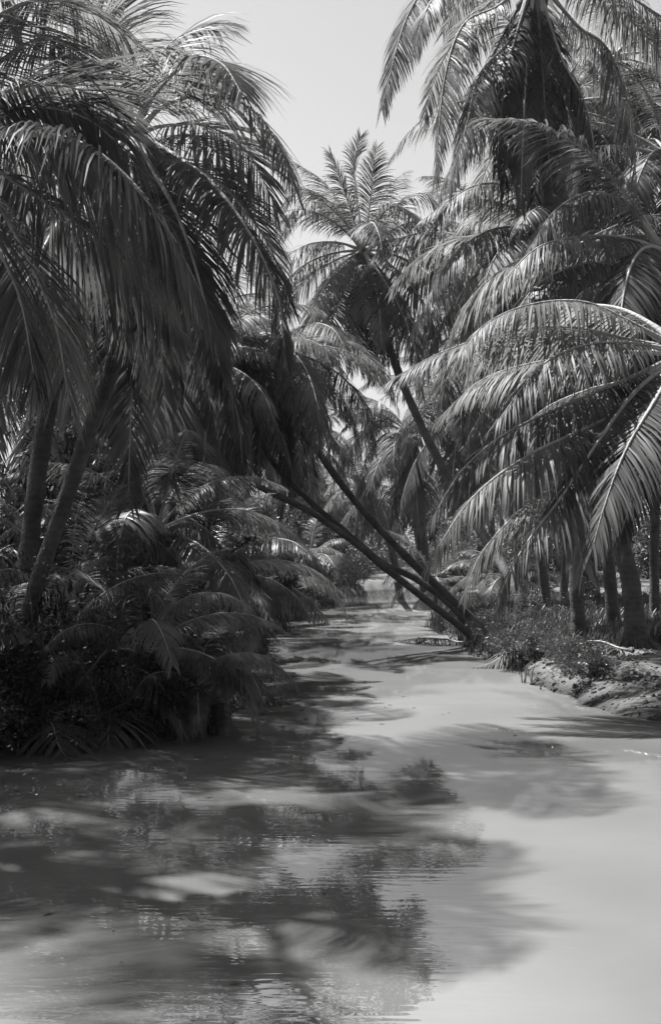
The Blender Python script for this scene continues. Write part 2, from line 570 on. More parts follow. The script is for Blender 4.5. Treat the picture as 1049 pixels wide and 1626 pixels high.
def palm(name, label, group, trunk, r0=0.19, r1=0.12, keys=(), auto=18, size=1.0, nuts=0, dead=0, far=False,
         skip=None, emin=0, emax=9, rings=True, seed=None, cat='palm tree', leafk=1.0, flare=1.5, leafw=0.031, dens=36, kw=None):
    """trunk: world points base -> crown.  keys: hand-placed rachis curves (lists of world points after the crown)."""
    NSEED[0] += 37
    seed = NSEED[0] if seed is None else seed
    rng = np.random.default_rng(seed)
    P = np.array(trunk, float)
    base = P[0].copy()
    root = empty(name, base)
    tag(root, label, cat, group)
    link('trunk', trunk_mesh(P - base, r0, r1, seed, rings, flare), root)
    if rings:
        link('roots', root_mesh(P - base, r0 * flare, seed), root)
    K = P[-1] - base
    for q, kf in enumerate(keys):
        opt = {}
        pts = []
        for e in kf:
            if isinstance(e, dict): opt = dict(e)
            else: pts.append(np.array(e, float) - base)
        first = pts[0] - K
        start = K + first / max(np.linalg.norm(first), 1e-6) * 0.1
        pts = [start] + pts
        isdead = opt.pop('dead', False)
        L = sum(np.linalg.norm(b - a) for a, b in zip(pts[:-1], pts[1:]))
        par = dict(nleaf=int(np.clip(dens * L, 60, 170)), leaf=1.0 * leafk, width=leafw, droop=0.8)
        if isdead: par.update(droop=1.5, ragged=0.28, leaf=0.8 * leafk, rise=-0.1)
        elif kw: par.update(kw)
        par.update(opt)
        lm, rm = frond_meshes(pts, seed + q * 7 + 1, M_DEAD if isdead else M_LEAF, M_DEADRIB if isdead else M_RIB, **par)
        f = link('dead_frond' if isdead else 'frond', lm, root)
        link('midrib', rm, f)
    ga = rng.random() * 6.28
    for k in range(auto):
        u = (k + 0.5) / auto
        cls = int(np.clip(round(emin + (emax - emin) * u ** 0.9 + rng.normal(0, 0.35)), 0, 9))
        az = ga + k * 2.39996 + rng.normal(0, 0.15)
        azd = math.degrees(az) % 360
        if skip and any(a <= azd <= b for a, b in skip):
            continue
        sc = size * rng.uniform(0.88, 1.12)
        v = int(rng.integers(0, 3))
        if far:
            f = link('frond', LIBFAR[cls][v], root)
            f.location = K; f.rotation_euler = (0, 0, az); f.scale = (sc, sc, sc)
        else:
            copy_frond(LIB[cls][v], root, K, az, sc)
    for k in range(dead):
        copy_frond(LIBDEAD[int(rng.integers(0, 4))], root, K - np.array([0, 0, 0.12]), rng.random() * 6.28, size * rng.uniform(0.8, 1.05), 'dead_frond')
    for k in range(nuts):
        a = k * 2.4 + rng.random()
        o = link('coconut', ME_NUT, root)
        o.location = K + np.array([math.cos(a) * rng.uniform(0.18, 0.3), math.sin(a) * rng.uniform(0.18, 0.3), rng.uniform(-0.5, -0.15)])
        o.rotation_euler = (rng.normal(0, 0.5), rng.normal(0, 0.5), rng.random() * 6)
    return root


def px(d, *pts):
    """pixels (x, y, depth offset) -> world points around depth d"""
    res = []
    for p in pts:
        if isinstance(p, dict): res.append(p)
        else: res.append(at(p[0], p[1], d + (p[2] if len(p) > 2 else 0)))
    return res


def grounded(x, y, d, sink=0.15):
    p = at(x, y, d)
    p[2] = float(ground_z(p[0], p[1])) - sink
    return p


# ================================================================== the palms
# --- left foreground palm, its crown just outside the picture
d = 8.6
palm('coconut_palm', 'near palm at the left edge, its broad ribbed frond hanging across the upper left', None,
     [np.array([-5.2, 9.6, 0.2]), np.array([-4.4, 9.3, 1.6]), at(-190, 420, d), at(-75, 215, d)], 0.19, 0.12,
     keys=[px(d, (40, 212, -.3), (130, 228, -.5), (205, 285, -.7), (270, 370, -.8), (332, 492, -.9), dict(leaf=0.98, roll=0.55, droop=.8, nleaf=160)),
           px(d, (20, 285, .5), (110, 345, .8), (205, 420, .9), (285, 530, 1.0), dict(roll=0.3, droop=1.0, nleaf=150)),
           px(d, (0, 150, 0), (70, 135, .2), (140, 150, .4), (185, 215, .6), dict(roll=0.5, nleaf=90)),
           px(d, (-20, 120, .3), (40, 70, .8), (90, 60, 1.2), (140, 100, 1.6), dict(nleaf=80)),
           px(d, (-30, 60, .5), (40, 5, 1), (120, 5, 1.6), (205, 60, 2.0)),
           px(d, (0, 185, .2), (70, 170, .3), (150, 195, .4), (225, 270, .4), dict(roll=.4)),
           px(d, (0, 330, .4), (50, 420, .8), (90, 520, 1.0), (110, 640, 1.1), dict(droop=1.0, nleaf=90)),
           px(d, (-20, 360, -.4), (30, 470, -.5), (55, 600, -.5), dict(droop=1.0, nleaf=80))],
     auto=5, emin=1, emax=5, skip=[(280, 360), (0, 60)], nuts=5, leafw=0.023, dens=46)

# --- left tall palm over the creek
d = 13.5
palm('coconut_palm', 'tall dark palm on the left bank leaning in, arching fronds against the sky', None,
     [grounded(12, 1100, d), at(50, 965, d), at(92, 830, d), at(135, 705, d), at(185, 560, d), at(205, 420, d), at(212, 215, d)], 0.105, 0.075,
     keys=[px(d, (260, 168, -.2), (330, 150, -.4), (395, 170, -.6), (440, 225, -.8), (468, 300, -1), dict(leaf=.9, roll=.25)),
           px(d, (235, 150, .5), (285, 115, 1), (330, 120, 1.5), (362, 160, 2)),
           px(d, (260, 200, .3), (330, 200, .6), (395, 245, .9), (440, 335, 1.1)),
           px(d, (250, 225, .9), (300, 215, 1.5), (350, 250, 2.0), (385, 330, 2.3)),
           px(d, (235, 165, -.5), (300, 95, -1), (350, 100, -1.4), (385, 150, -1.8)),
           px(d, (245, 150, 1), (270, 100, 2), (290, 95, 2.6), (310, 130, 3)),
           px(d, (235, 130, 0), (265, 75, .2), (310, 45, .4), (350, 40, .6), dict(droop=.9)),
           px(d, (205, 120, .3), (195, 40, .6), (205, -40, .8)),
           px(d, (185, 140, -.4), (165, 60, -.8), (150, -10, -1)),
           px(d, (265, 240, -.5), (335, 290, -1), (395, 370, -1.4), (440, 470, -1.6), (452, 560, -1.7), dict(roll=.3, droop=1.0)),
           px(d, (255, 245, .8), (320, 270, 1.6), (380, 320, 2.2), (432, 400, 2.5), (460, 480, 2.6), dict(droop=1.0)),
           px(d, (240, 265, -.6), (285, 350, -1.2), (320, 460, -1.5), (350, 590, -1.7), dict(droop=1.0)),
           px(d, (240, 280, .5), (280, 380, .9), (310, 480, 1.1), (365, 620, 1.2), dict(droop=1.0)),
           px(d, (210, 290, -.8), (225, 400, -1.3), (250, 520, -1.5), (262, 620, -1.5), dict(droop=1.0)),
           px(d, (165, 250, -.5), (115, 320, -.8), (85, 420, -1), (75, 520, -1), dict(droop=1.0)),
           px(d, (160, 190, 0), (100, 160, .2), (55, 190, .3), (30, 260, .4)),
           px(d, (190, 280, .6), (170, 390, .9), (160, 500, 1), dict(dead=True)),
           px(d, (225, 290, .2), (240, 400, .3), (225, 510, .3), dict(dead=True))],
     auto=9, emin=4, emax=9, skip=[(240, 360), (0, 80)], nuts=7, dead=2, leafw=0.026, dens=42, kw=dict(rise=-.08, droop=.6))

# --- left edge palm with the thick straight trunk
d = 15.5
palm('coconut_palm', 'thick-trunked palm at the left edge behind the leaning one', None,
     [grounded(25, 1080, d), at(52, 820, d), at(78, 640, d), at(108, 490, d), at(125, 330, d)], 0.135, 0.105,
     auto=10, emin=3, emax=9, nuts=4, dead=3, size=0.7, skip=[(290, 360), (0, 90)])

d = 19
palm('coconut_palm', 'slender palm deep in the left grove behind the two leaning trunks', None,
     [grounded(115, 1040, d), at(140, 850, d), at(175, 690, d), at(200, 520, d), at(190, 400, d)], 0.16, 0.11,
     keys=[px(d, (230, 420, -.5), (280, 470, -1), (320, 560, -1.2), (335, 660, -1.3)),
           px(d, (170, 440, -.5), (130, 520, -1), (100, 640, -1.2))],
     auto=12, emin=3, emax=9, nuts=4, dead=2, skip=[(310, 360), (0, 60)])

# --- three palms leaning from the right bank over the creek
d = 27
base1 = grounded(790, 1012, 26)
palm('coconut_palm', 'steepest of the three palms leaning left over the creek, smooth bare trunk', 'palms leaning across the creek',
     [base1, at(763, 996, 26), at(717, 952, 26), at(649, 888, 26), at(572, 806, 26), at(515, 732, 26), at(465, 655, 26), at(432, 555, 26)], 0.09, 0.058,
     keys=[px(26, (400, 522, -.4), (370, 540, -.7), (352, 600, -.9), dict(droop=1.0)),
           px(26, (470, 560, 0), (500, 600, 0), (525, 670, 0), dict(droop=1.0)),
           px(26, (440, 620, .3), (450, 700, .4), (455, 770, .4), dict(dead=True)),
           px(26, (470, 610, .3), (490, 690, .4), (500, 750, .4), dict(dead=True))],
     auto=18, emin=3, emax=8, nuts=8, dead=2, size=0.78, flare=1.5)
base2 = grounded(770, 1022, 25.4)
palm('coconut_palm', 'lowest of the three leaning palms, trunk nearly level across the creek', 'palms leaning across the creek',
     [base2, at(744, 1006, 25.4), at(664, 943, 25.4), at(600, 893, 25.4), at(572, 869, 25.4), at(496, 815, 25.2), at(420, 777, 25), at(376, 748, 24.8), at(338, 680, 24.6), at(306, 575, 24.5)], 0.075, 0.05,
     keys=[px(24.5, (270, 590, -.4), (230, 640, -.8), (195, 720, -1), dict(droop=1.0)),
           px(24.5, (290, 610, -.4), (260, 680, -.6), (245, 770, -.7), dict(droop=1.0)),
           px(24.5, (320, 630, -.5), (325, 720, -.8), (300, 800, -1), dict(droop=1.0)),
           px(24.5, (340, 590, -.3), (375, 650, -.5), (385, 740, -.6), dict(droop=1.0)),
           px(24.5, (340, 540, .4), (390, 540, .8), (425, 590, 1))],
     auto=14, emin=2, emax=7, nuts=6, dead=1, size=0.66, flare=1.4)
base3 = grounded(748, 1006, 26.8)
palm('coconut_palm', 'middle one of the three leaning palms, its trunk bent upward near the crown', 'palms leaning across the creek',
     [base3, at(725, 972, 26.6), at(664, 922, 26.4), at(611, 897, 26.2), at(584, 876, 26.2), at(546, 842, 26.4), at(496, 800, 26.6), at(443, 747, 26.8), at(415, 700, 27), at(398, 640, 27), at(388, 570, 27)], 0.072, 0.05,
     auto=17, emin=3, emax=8, nuts=6, dead=1, size=0.68, flare=1.4)

# --- centre palm standing against the sky
d = 34
cb = grounded(838, 990, 28)
palm('coconut_palm', 'centre palm with a full star-shaped crown standing against the open sky', None,
     [cb, at(818, 936, 28.3), at(770, 855, 30), at(705, 748, 32), at(640, 612, 33.4), at(603, 500, 34), at(576, 398, 34)], 0.13, 0.10,
     keys=[px(d, (568, 320, .2), (562, 262, .2), (572, 218, 0), dict(leaf=.85, droop=.6)),
           px(d, (552, 320, -.2), (536, 275, -.3), (524, 245, -.4), dict(leaf=.85, droop=.6)),
           px(d, (588, 320, -.2), (592, 265, -.3), (598, 235, -.6), dict(leaf=.85, droop=.6)),
           px(d, (545, 335, .5), (515, 290, .9), (475, 262, 1.2), dict(leaf=1.0)),
           px(d, (598, 345, .5), (612, 300, .9), (640, 275, 1.3), dict(leaf=1.0)),
           px(d, (548, 350, .3), (512, 312, .5), (475, 302, .6), (442, 335, .6)),
           px(d, (606, 360, .3), (640, 315, .5), (676, 308, .6), (706, 345, .6)),
           px(d, (545, 350, -.4), (510, 322, -.8), (470, 330, -1.2), (450, 372, -1.4)),
           px(d, (535, 385, 0), (490, 388, -.2), (452, 412, -.4), (430, 460, -.6)),
           px(d, (597, 355, -.3), (622, 328, -.6), (655, 340, -1), (680, 385, -1.3)),
           px(d, (612, 385, 0), (650, 385, 0), (685, 415, 0), (705, 465, 0)),
           px(d, (612, 415, -.5), (650, 450, -1), (680, 505, -1.2), (688, 560, -1.3)),
           px(d, (600, 430, -.8), (635, 490, -1.3), (660, 560, -1.5), (668, 620, -1.5)),
           px(d, (545, 425, -.5), (510, 465, -1), (490, 520, -1.3), (482, 580, -1.4)),
           px(d, (555, 440, -.7), (530, 500, -1.2), (515, 560, -1.4), (512, 620, -1.4)),
           px(d, (540, 410, .5), (490, 440, 1), (455, 490, 1.2)),
           px(d, (575, 450, -.8), (562, 520, -1.1), (555, 590, -1.1), dict(dead=True)),
           px(d, (590, 460, -.7), (595, 530, -.9), (590, 600, -.9), dict(dead=True)),
           px(d, (605, 450, -.5), (625, 520, -.7), (630, 590, -.7), dict(dead=True)),
           px(d, (580, 460, .5), (600, 540, .7), (610, 600, .7), dict(dead=True)),
           px(d, (598, 470, -.2), (612, 540, -.2), (618, 590, -.2), dict(dead=True))],
     auto=14, emin=2, emax=9, nuts=10, dead=3, size=0.9, leafk=1.1, kw=dict(rise=-.2, droop=.7))

# --- the right grove
d = 22
palm('coconut_palm', 'tallest right palm, its dark heavy crown hanging from the top of the picture', None,
     [grounded(922, 1046, d), at(917, 980, d), at(910, 860, d), at(890, 600, d), at(868, 320, d), at(848, -40, d)], 0.125, 0.105,
     keys=[px(d, (780, -25, -.4), (700, -40, -.8), (645, 30, -1.1), (606, 172, -1.3), dict(leaf=.95, roll=.3)),
           px(d, (790, 10, 0), (735, 40, -.2), (705, 130, -.4), (690, 285, -.5), dict(leaf=.95)),
           px(d, (810, 60, -.4), (760, 120, -.7), (740, 200, -.9), (712, 300, -1)),
           px(d, (810, 90, -.7), (795, 180, -1), (788, 270, -1.1), dict(dead=True, leaf=.75, ragged=.35)),
           px(d, (835, 110, -.6), (830, 210, -.9), (826, 330, -1), dict(leaf=.8, droop=1.6, ragged=.25)),
           px(d, (860, 110, -.6), (868, 220, -.9), (876, 300, -1), dict(dead=True, leaf=.8, ragged=.4)),
           px(d, (880, 110, -.4), (905, 210, -.7), (915, 330, -.8), dict(leaf=.8, droop=1.6, ragged=.25)),
           px(d, (890, 90, -.3), (930, 170, -.4), (950, 290, -.5), dict(leaf=.95)),
           px(d, (915, 40, 0), (965, 80, 0), (1000, 180, 0), (1010, 300, 0)),
           px(d, (850, 120, .6), (852, 230, .9), (845, 370, 1), dict(dead=True, ragged=.45)),
           px(d, (890, 120, .4), (920, 230, .7), (930, 330, .8), dict(dead=True)),
           px(d, (820, 110, .4), (805, 200, .7), (800, 310, .8), dict(dead=True))],
     auto=14, emin=1, emax=7, nuts=10, dead=3, skip=[(140, 215)])

d = 24
palm('coconut_palm', 'right palm behind the big arching fronds, crown at mid height', None,
     [grounded(975, 992, d), at(966, 900, d), at(955, 780, d), at(930, 560, d), at(905, 400, d)], 0.125, 0.10,
     keys=[px(d, (850, 330, -.3), (790, 292, -.6), (725, 310, -1), (668, 385, -1.3)),
           px(d, (845, 365, -.5), (780, 365, -1), (720, 405, -1.4), (680, 470, -1.6)),
           px(d, (850, 395, -.8), (795, 395, -1.3), (752, 450, -1.7), (735, 540, -1.9), dict(droop=1.0)),
           px(d, (860, 350, .5), (800, 335, 1), (745, 350, 1.4), (700, 420, 1.6)),
           px(d, (870, 440, -.8), (820, 490, -1.3), (785, 560, -1.5)),
           px(d, (860, 430, .4), (800, 470, .7), (770, 540, .8), dict(dead=True))],
     auto=18, emin=2, emax=9, nuts=5, dead=3, size=.9)

d = 20.5
palm('coconut_palm', 'palm at the right edge with pale fronds arching over mid height', None,
     [grounded(1012, 1004, d), at(1001, 930, d), at(984, 830, d), at(1010, 640, d), at(1050, 400, d)], 0.16, 0.12,
     keys=[px(d, (1000, 330, -.4), (940, 305, -.8), (880, 335, -1.1), (838, 400, -1.3)),
           px(d, (1000, 380, -.6), (930, 375, -1.2), (850, 395, -1.7), (780, 470, -2)),
           px(d, (990, 420, -.6), (920, 420, -1), (850, 455, -1.4), (800, 530, -1.6)),
           px(d, (1010, 440, .3), (950, 450, .5), (890, 490, .7))],
     auto=16, emin=2, emax=9, nuts=4, dead=2)

d = 16.5
palm('coconut_palm', 'sunlit foreground palm at the right edge with huge drooping fronds over the bank', None,
     [np.array([7.0, 17.2, 0.3]), at(1290, 900, d), at(1200, 700, d), at(1085, 560, d)], 0.2, 0.14,
     keys=[px(d, (1000, 512, -.3), (925, 480, -.6), (840, 484, -1), (770, 515, -1.3), (735, 560, -1.5), dict(leaf=.85)),
           px(d, (1000, 540, -.2), (900, 520, -.4), (800, 528, -.6), (700, 560, -.9), (625, 600, -1.1), dict(leaf=.9)),
           px(d, (1000, 545, -.6), (930, 548, -1.1), (860, 580, -1.5), (790, 668, -1.9), dict(leaf=.9)),
           px(d, (990, 560, .3), (880, 570, .5), (770, 600, .7), (700, 660, .8), dict(leaf=.85)),
           px(d, (1000, 600, -.5), (900, 642, -.9), (800, 690, -1.2), (735, 745, -1.4), (690, 815, -1.5), dict(leaf=.95)),
           px(d, (1010, 640, -.8), (930, 680, -1.3), (840, 722, -1.8), (750, 790, -2.1), (682, 890, -2.3), dict(leaf=1.0, droop=1.0)),
           px(d, (1010, 620, -1.0), (950, 700, -1.7), (890, 790, -2.1), (830, 870, -2.4), (790, 950, -2.5), dict(leaf=.95)),
           px(d, (1015, 650, -.4), (940, 740, -.7), (840, 800, -1), (770, 870, -1.1), (738, 935, -1.2), dict(leaf=.9)),
           px(d, (1020, 660, -1.4), (960, 735, -1.9), (910, 810, -2.2), (925, 900, -2.3), dict(leaf=.95)),
           px(d, (1030, 650, -1.6), (990, 720, -2.2), (960, 800, -2.5), (940, 870, -2.6), dict(leaf=.95)),
           px(d, (1040, 660, -1), (1010, 760, -1.4), (985, 850, -1.5), dict(leaf=.9)),
           px(d, (1010, 600, .6), (930, 620, 1), (850, 660, 1.3), (800, 740, 1.4))],
     auto=8, emin=1, emax=7, skip=[(120, 260)], nuts=5, leafw=0.027, dens=42)

# bare trunks of the right grove, crowns high in the canopy
for (pts, dd, lab, r) in [
    ([(872, 984), (859, 886), (850, 700), (850, 430), (880, 170)], 28, 'right grove palm whose dark trunk rises left of the nearest trunk', 0.15),
    ([(951, 968), (938, 876), (930, 700), (960, 400), (975, 90)], 31, 'right grove palm farther back, between two nearer trunks', 0.15),
    ([(893, 968), (897, 880), (905, 700), (800, 470), (795, 400)], 33, 'right grove palm half hidden behind the nearest bare trunk', 0.15),
    ([(1040, 1000), (1038, 860), (1046, 600), (1060, 250)], 26, 'right grove palm on the picture edge behind the pale fronds', 0.15)]:
    P = [grounded(pts[0][0], pts[0][1], dd)] + [at(x, y, dd) for x, y in pts[1:]]
    palm('coconut_palm', lab, 'bare trunks in the right grove', P, r * .68, 0.085, auto=20, emin=2, emax=9, nuts=3, dead=3, size=.95)

# --- middle distance
palm('coconut_palm', 'mid-distance palm in the centre with a dense dark drooping crown', None,
     [grounded(680, 950, 47), at(668, 850, 47), at(664, 770, 47), at(650, 690, 47)], 0.26, 0.2,
     keys=[px(47, (600, 668, -.5), (565, 700, -1), (535, 755, -1.2)),
           px(47, (610, 690, -.5), (580, 730, -.8), (565, 790, -1)),
           px(47, (700, 660, -.5), (745, 668, -1), (775, 700, -1.2)),
           px(47, (620, 655, -.4), (580, 650, -.8), (545, 680, -1))],
     auto=20, emin=1, emax=9, dead=6, size=1.0, nuts=5)
mid = [(590, 775, 640, 835, 52, 'thin palm leaning left in the centre distance', .75),
       (735, 640, 770, 940, 44, 'palm behind the right fronds, pale crown right of the centre trunk', 1.0),
       (735, 600, 790, 935, 54, 'distant palm right of the centre crown, half hidden', .9),
       (470, 690, 430, 960, 46, 'left bank palm in the distance behind the leaning trunks', .8),
       (400, 640, 330, 975, 38, 'left bank palm behind the lowest leaning trunk', .75),
       (330, 500, 250, 990, 31, 'tall left bank palm rising behind the dark hanging fronds', .68),
       (240, 620, 180, 1000, 27, 'left bank palm with pale hanging fronds behind the slender trunk', .9),
       (80, 560, 30, 1020, 24, 'left grove palm showing between the two leftmost trunks', .9),
       (790, 520, 830, 950, 40, 'right grove palm in the distance behind the arching fronds', 1.0),
       (900, 560, 930, 955, 38, 'right grove palm far behind the sunlit foreground fronds', 1.0)]
for (cx, cy, bx, by, dd, lab, s) in mid:
    K = at(cx, cy, dd); B = grounded(bx, by, dd + .5, .1)
    M = (K + B) / 2 + np.array([(K[0] - B[0]) * -0.12, 0, 0.2])
    palm('coconut_palm', lab, 'palms in the middle distance', [B, M, K], 0.19, 0.13, auto=24, emin=1, emax=9, dead=3, nuts=3,
         size=s, rings=False, far=dd > 36)

# far palms closing the view
rng = random.Random(5)
for k in range(26):
    dd = 60 + 60 * (k / 26.0) + rng.uniform(-3, 3)
    cx = rng.uniform(330, 900)
    cy = 870 - rng.uniform(5.0, 11.0) / dd * 2000
    if 540 < cx < 710: cx += 230 * (1 if cx > 625 else -1)
    if 470 < cx < 560: cy = max(cy, 790)
    K = at(cx, cy, dd)
    bx = K[0] + rng.uniform(-2.5, 2.5)
    gz = float(ground_z(bx, dd))
    if gz < 0.05: bx += 9; gz = float(ground_z(bx, dd))
    B = np.array([bx, dd, max(gz, 0) - .1])
    palm('coconut_palm', 'one of the small pale palms closing the view beyond the creek bend', 'far palms beyond the bend',
         [B, (K + B) / 2 + np.array([rng.uniform(-.4, .4), 0, .3]), K], 0.2, 0.14, auto=22, emin=1, emax=9, size=1.0, rings=False, far=True)

# palms outside the frame on the left whose shade falls on the bank and creek
for k, (x, y, z) in enumerate([(-8.6, 19, 8.6), (-6.0, 12.6, 7.8), (-4.9, 10.4, 7.9), (-8.0, 14.5, 8.5), (-7.2, 24, 8), (-9, 28, 9.5), (-6.5, 33, 8.5)]):
    B = np.array([x - 1.0, y + .3, float(ground_z(x - 1.0, y + .3)) - .1])
    palm('coconut_palm', 'one of the palms crowding the left bank at the picture edge', 'palms at the left edge of the grove',
         [B, np.array([x - .7, y + .2, z * .5]), np.array([x, y, z])], 0.15, 0.1, auto=17 if y > 11 else 10, emin=1, emax=9, size=.95, dead=2)


for x, y, z in [(5.6, 9.0, 9.0), (6.2, 4.5, 8.0), (3.8, -2.5, 9.5), (-1.0, -4.5, 9.0), (-5.6, 1.0, 8.0), (1.5, -8, 11), (5.5, 2.0, 11.5), (2.2, -0.8, 10.8), (-3.6, -1.2, 10.5), (7.5, 12.5, 10)]:  # unseen palms added around the camera to cut sky fill on the water
    B = np.array([x + .6, y, float(ground_z(x + .6, y)) - .1])
    palm('coconut_palm', 'unseen palm added beside the viewpoint, its crown blocking sky light over the creek', 'unseen palms added to block sky light',
         [B, np.array([x + .4, y, z * .5]), np.array([x, y, z])], 0.17, 0.12, auto=30, emin=1, emax=8, size=1.05, dead=2)


# ------------------------------------------------------------------ young palms
def young(label, base, H, keys=(), auto=9, size=0.4, group=None, emin=1, emax=6, stems=1, seed=1):
    rngl = np.random.default_rng(seed)
    root = empty('young_palm', base)
    tag(root, label, 'young palm', group)
    K = np.array([0, 0, H])
    st = trunk_mesh(np.array([[0, 0, -.15], [0.02, 0, H * .5], [0, 0, H]]), 0.07, 0.05, seed, False, 1.2, 8)
    link('stem', st, root)
    for s in range(stems - 1):
        o = link('stem', st, root); a = rngl.random() * 6.28
        o.location = (math.cos(a) * .3, math.sin(a) * .25, -0.05); o.rotation_euler = (rngl.normal(0, .15), rngl.normal(0, .15), a)
        o.scale = (.9, .9, .7)
    for q, kf in enumerate(keys):
        opt = [e for e in kf if isinstance(e, dict)]
        pts = [np.array(e) - base for e in kf if not isinstance(e, dict)]
        par = dict(nleaf=42, leaf=.34, width=.028, droop=1.1)
        if opt: par.update(opt[0])
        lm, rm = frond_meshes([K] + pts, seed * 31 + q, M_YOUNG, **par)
        f = link('frond', lm, root); link('midrib', rm, f)
    for k in range(auto):
        u = (k + .5) / auto
        cls = int(np.clip(round(emin + (emax - emin) * u + rngl.normal(0, .5)), 0, 9))
        f = copy_frond(LIB[cls][int(rngl.integers(0, 3))], root, K, k * 2.4 + seed, size * rngl.uniform(.8, 1.15))
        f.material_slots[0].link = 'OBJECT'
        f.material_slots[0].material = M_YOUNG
    return root


def gp(x, y, d):
    p = at(x, y, d); p[2] = max(float(ground_z(p[0], p[1])), 0.0)
    return p


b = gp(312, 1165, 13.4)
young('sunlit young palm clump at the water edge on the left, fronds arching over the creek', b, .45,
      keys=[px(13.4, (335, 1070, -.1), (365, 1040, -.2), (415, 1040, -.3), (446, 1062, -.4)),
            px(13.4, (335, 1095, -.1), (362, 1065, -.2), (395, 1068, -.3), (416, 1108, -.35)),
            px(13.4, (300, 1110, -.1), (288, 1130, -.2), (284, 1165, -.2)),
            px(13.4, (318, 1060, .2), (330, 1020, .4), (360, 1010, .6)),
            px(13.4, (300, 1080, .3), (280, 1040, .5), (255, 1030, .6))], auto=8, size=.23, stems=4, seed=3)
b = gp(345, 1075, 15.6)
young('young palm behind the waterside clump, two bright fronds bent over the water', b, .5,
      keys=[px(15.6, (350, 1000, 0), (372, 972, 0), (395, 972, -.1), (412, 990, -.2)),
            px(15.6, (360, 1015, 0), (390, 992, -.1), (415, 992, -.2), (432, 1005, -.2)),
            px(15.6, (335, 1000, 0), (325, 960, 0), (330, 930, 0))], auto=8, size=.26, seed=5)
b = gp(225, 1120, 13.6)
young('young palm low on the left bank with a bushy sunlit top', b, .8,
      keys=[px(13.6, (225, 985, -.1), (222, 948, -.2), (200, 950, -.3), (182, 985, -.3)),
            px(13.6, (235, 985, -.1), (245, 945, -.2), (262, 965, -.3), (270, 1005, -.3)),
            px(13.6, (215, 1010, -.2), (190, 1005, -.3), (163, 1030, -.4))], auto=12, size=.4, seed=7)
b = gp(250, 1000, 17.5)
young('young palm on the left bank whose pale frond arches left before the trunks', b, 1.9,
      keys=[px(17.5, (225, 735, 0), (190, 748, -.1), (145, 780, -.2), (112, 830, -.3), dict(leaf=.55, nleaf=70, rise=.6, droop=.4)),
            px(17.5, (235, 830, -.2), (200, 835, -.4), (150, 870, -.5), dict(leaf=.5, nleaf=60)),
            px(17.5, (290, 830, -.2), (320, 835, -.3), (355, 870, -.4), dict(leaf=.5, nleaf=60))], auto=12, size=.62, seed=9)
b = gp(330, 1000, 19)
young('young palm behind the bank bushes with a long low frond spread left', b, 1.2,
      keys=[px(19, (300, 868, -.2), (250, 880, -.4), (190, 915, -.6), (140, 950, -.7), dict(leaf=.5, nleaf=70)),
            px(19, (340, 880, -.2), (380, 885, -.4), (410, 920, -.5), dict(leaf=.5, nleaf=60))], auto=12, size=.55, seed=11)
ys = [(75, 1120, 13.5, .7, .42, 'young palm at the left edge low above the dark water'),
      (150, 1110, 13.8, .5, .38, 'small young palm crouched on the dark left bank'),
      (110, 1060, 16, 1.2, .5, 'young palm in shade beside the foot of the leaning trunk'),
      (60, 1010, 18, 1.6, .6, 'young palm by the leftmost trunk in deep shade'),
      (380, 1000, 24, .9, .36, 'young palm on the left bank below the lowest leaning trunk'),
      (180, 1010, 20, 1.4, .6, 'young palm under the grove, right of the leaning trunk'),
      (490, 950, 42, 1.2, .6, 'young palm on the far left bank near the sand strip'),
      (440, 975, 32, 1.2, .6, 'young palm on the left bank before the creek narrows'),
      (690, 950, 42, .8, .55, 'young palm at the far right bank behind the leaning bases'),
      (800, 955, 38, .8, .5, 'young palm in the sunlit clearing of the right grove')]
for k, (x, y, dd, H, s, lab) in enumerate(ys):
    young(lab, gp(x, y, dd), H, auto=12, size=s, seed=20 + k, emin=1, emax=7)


# ------------------------------------------------------------------ bushes
def bush_mesh(seed, n=1500, leaf=0.11, big=False):
    rng = np.random.default_rng(seed)
    lobes = rng.normal(0, 1, (9, 3)) * np.array([.42, .36, .3]) + np.array([0, 0, .52])
    rad_ = rng.uniform(.2, .42, 9)
    li = rng.integers(0, 9, n)
    u = unit(rng.normal(0, 1, (n, 3)))
    r = rad_[li] * (0.55 + 0.5 * rng.random(n))
    c = lobes[li] + u * r[:, None]
    c[:, 2] = np.maximum(c[:, 2], 0.02)
    d = unit(u + rng.normal(0, .55, (n, 3)) + np.array([0, 0, -.25]))
    s = unit(np.cross(d, rng.normal(0, 1, (n, 3)) * .5 + np.array([0, 0, 1])))
    L = leaf * rng.uniform(.6, 1.35, n); w = L * rng.uniform(.09, .2, n)
    nn = np.cross(d, s)
    a = c; m = c + d * (L * .5)[:, None]; e = c + d * L[:, None] - nn * (L * .18)[:, None]
    V = np.stack([a, m - s * w[:, None] + nn * (w * .35)[:, None], e, m + s * w[:, None] + nn * (w * .35)[:, None]], 1).reshape(-1, 3)
    Q = np.arange(n * 4).reshape(n, 4)
    foliage = mesh_np('foliage', V, Q, [M_BUSH])
    vs, qs, off = [], [], 0
    for k in range(9):
        p0 = np.array([rng.normal(0, .06), rng.normal(0, .06), -.08])
        v, q = tube(catmull([p0, (p0 + lobes[k]) / 2 + rng.normal(0, .05, 3), lobes[k]], 8)[0], np.linspace(.022, .008, 8), 5)
        vs.append(v); qs.append(q + off); off += len(v)
    return foliage, mesh_np('stem', np.vstack(vs), np.vstack(qs), [M_TWIG])


BUSH = [bush_mesh(1, 3600, .075), bush_mesh(2, 3000, .09), bush_mesh(3, 4500, .055), bush_mesh(4, 2200, .13)]


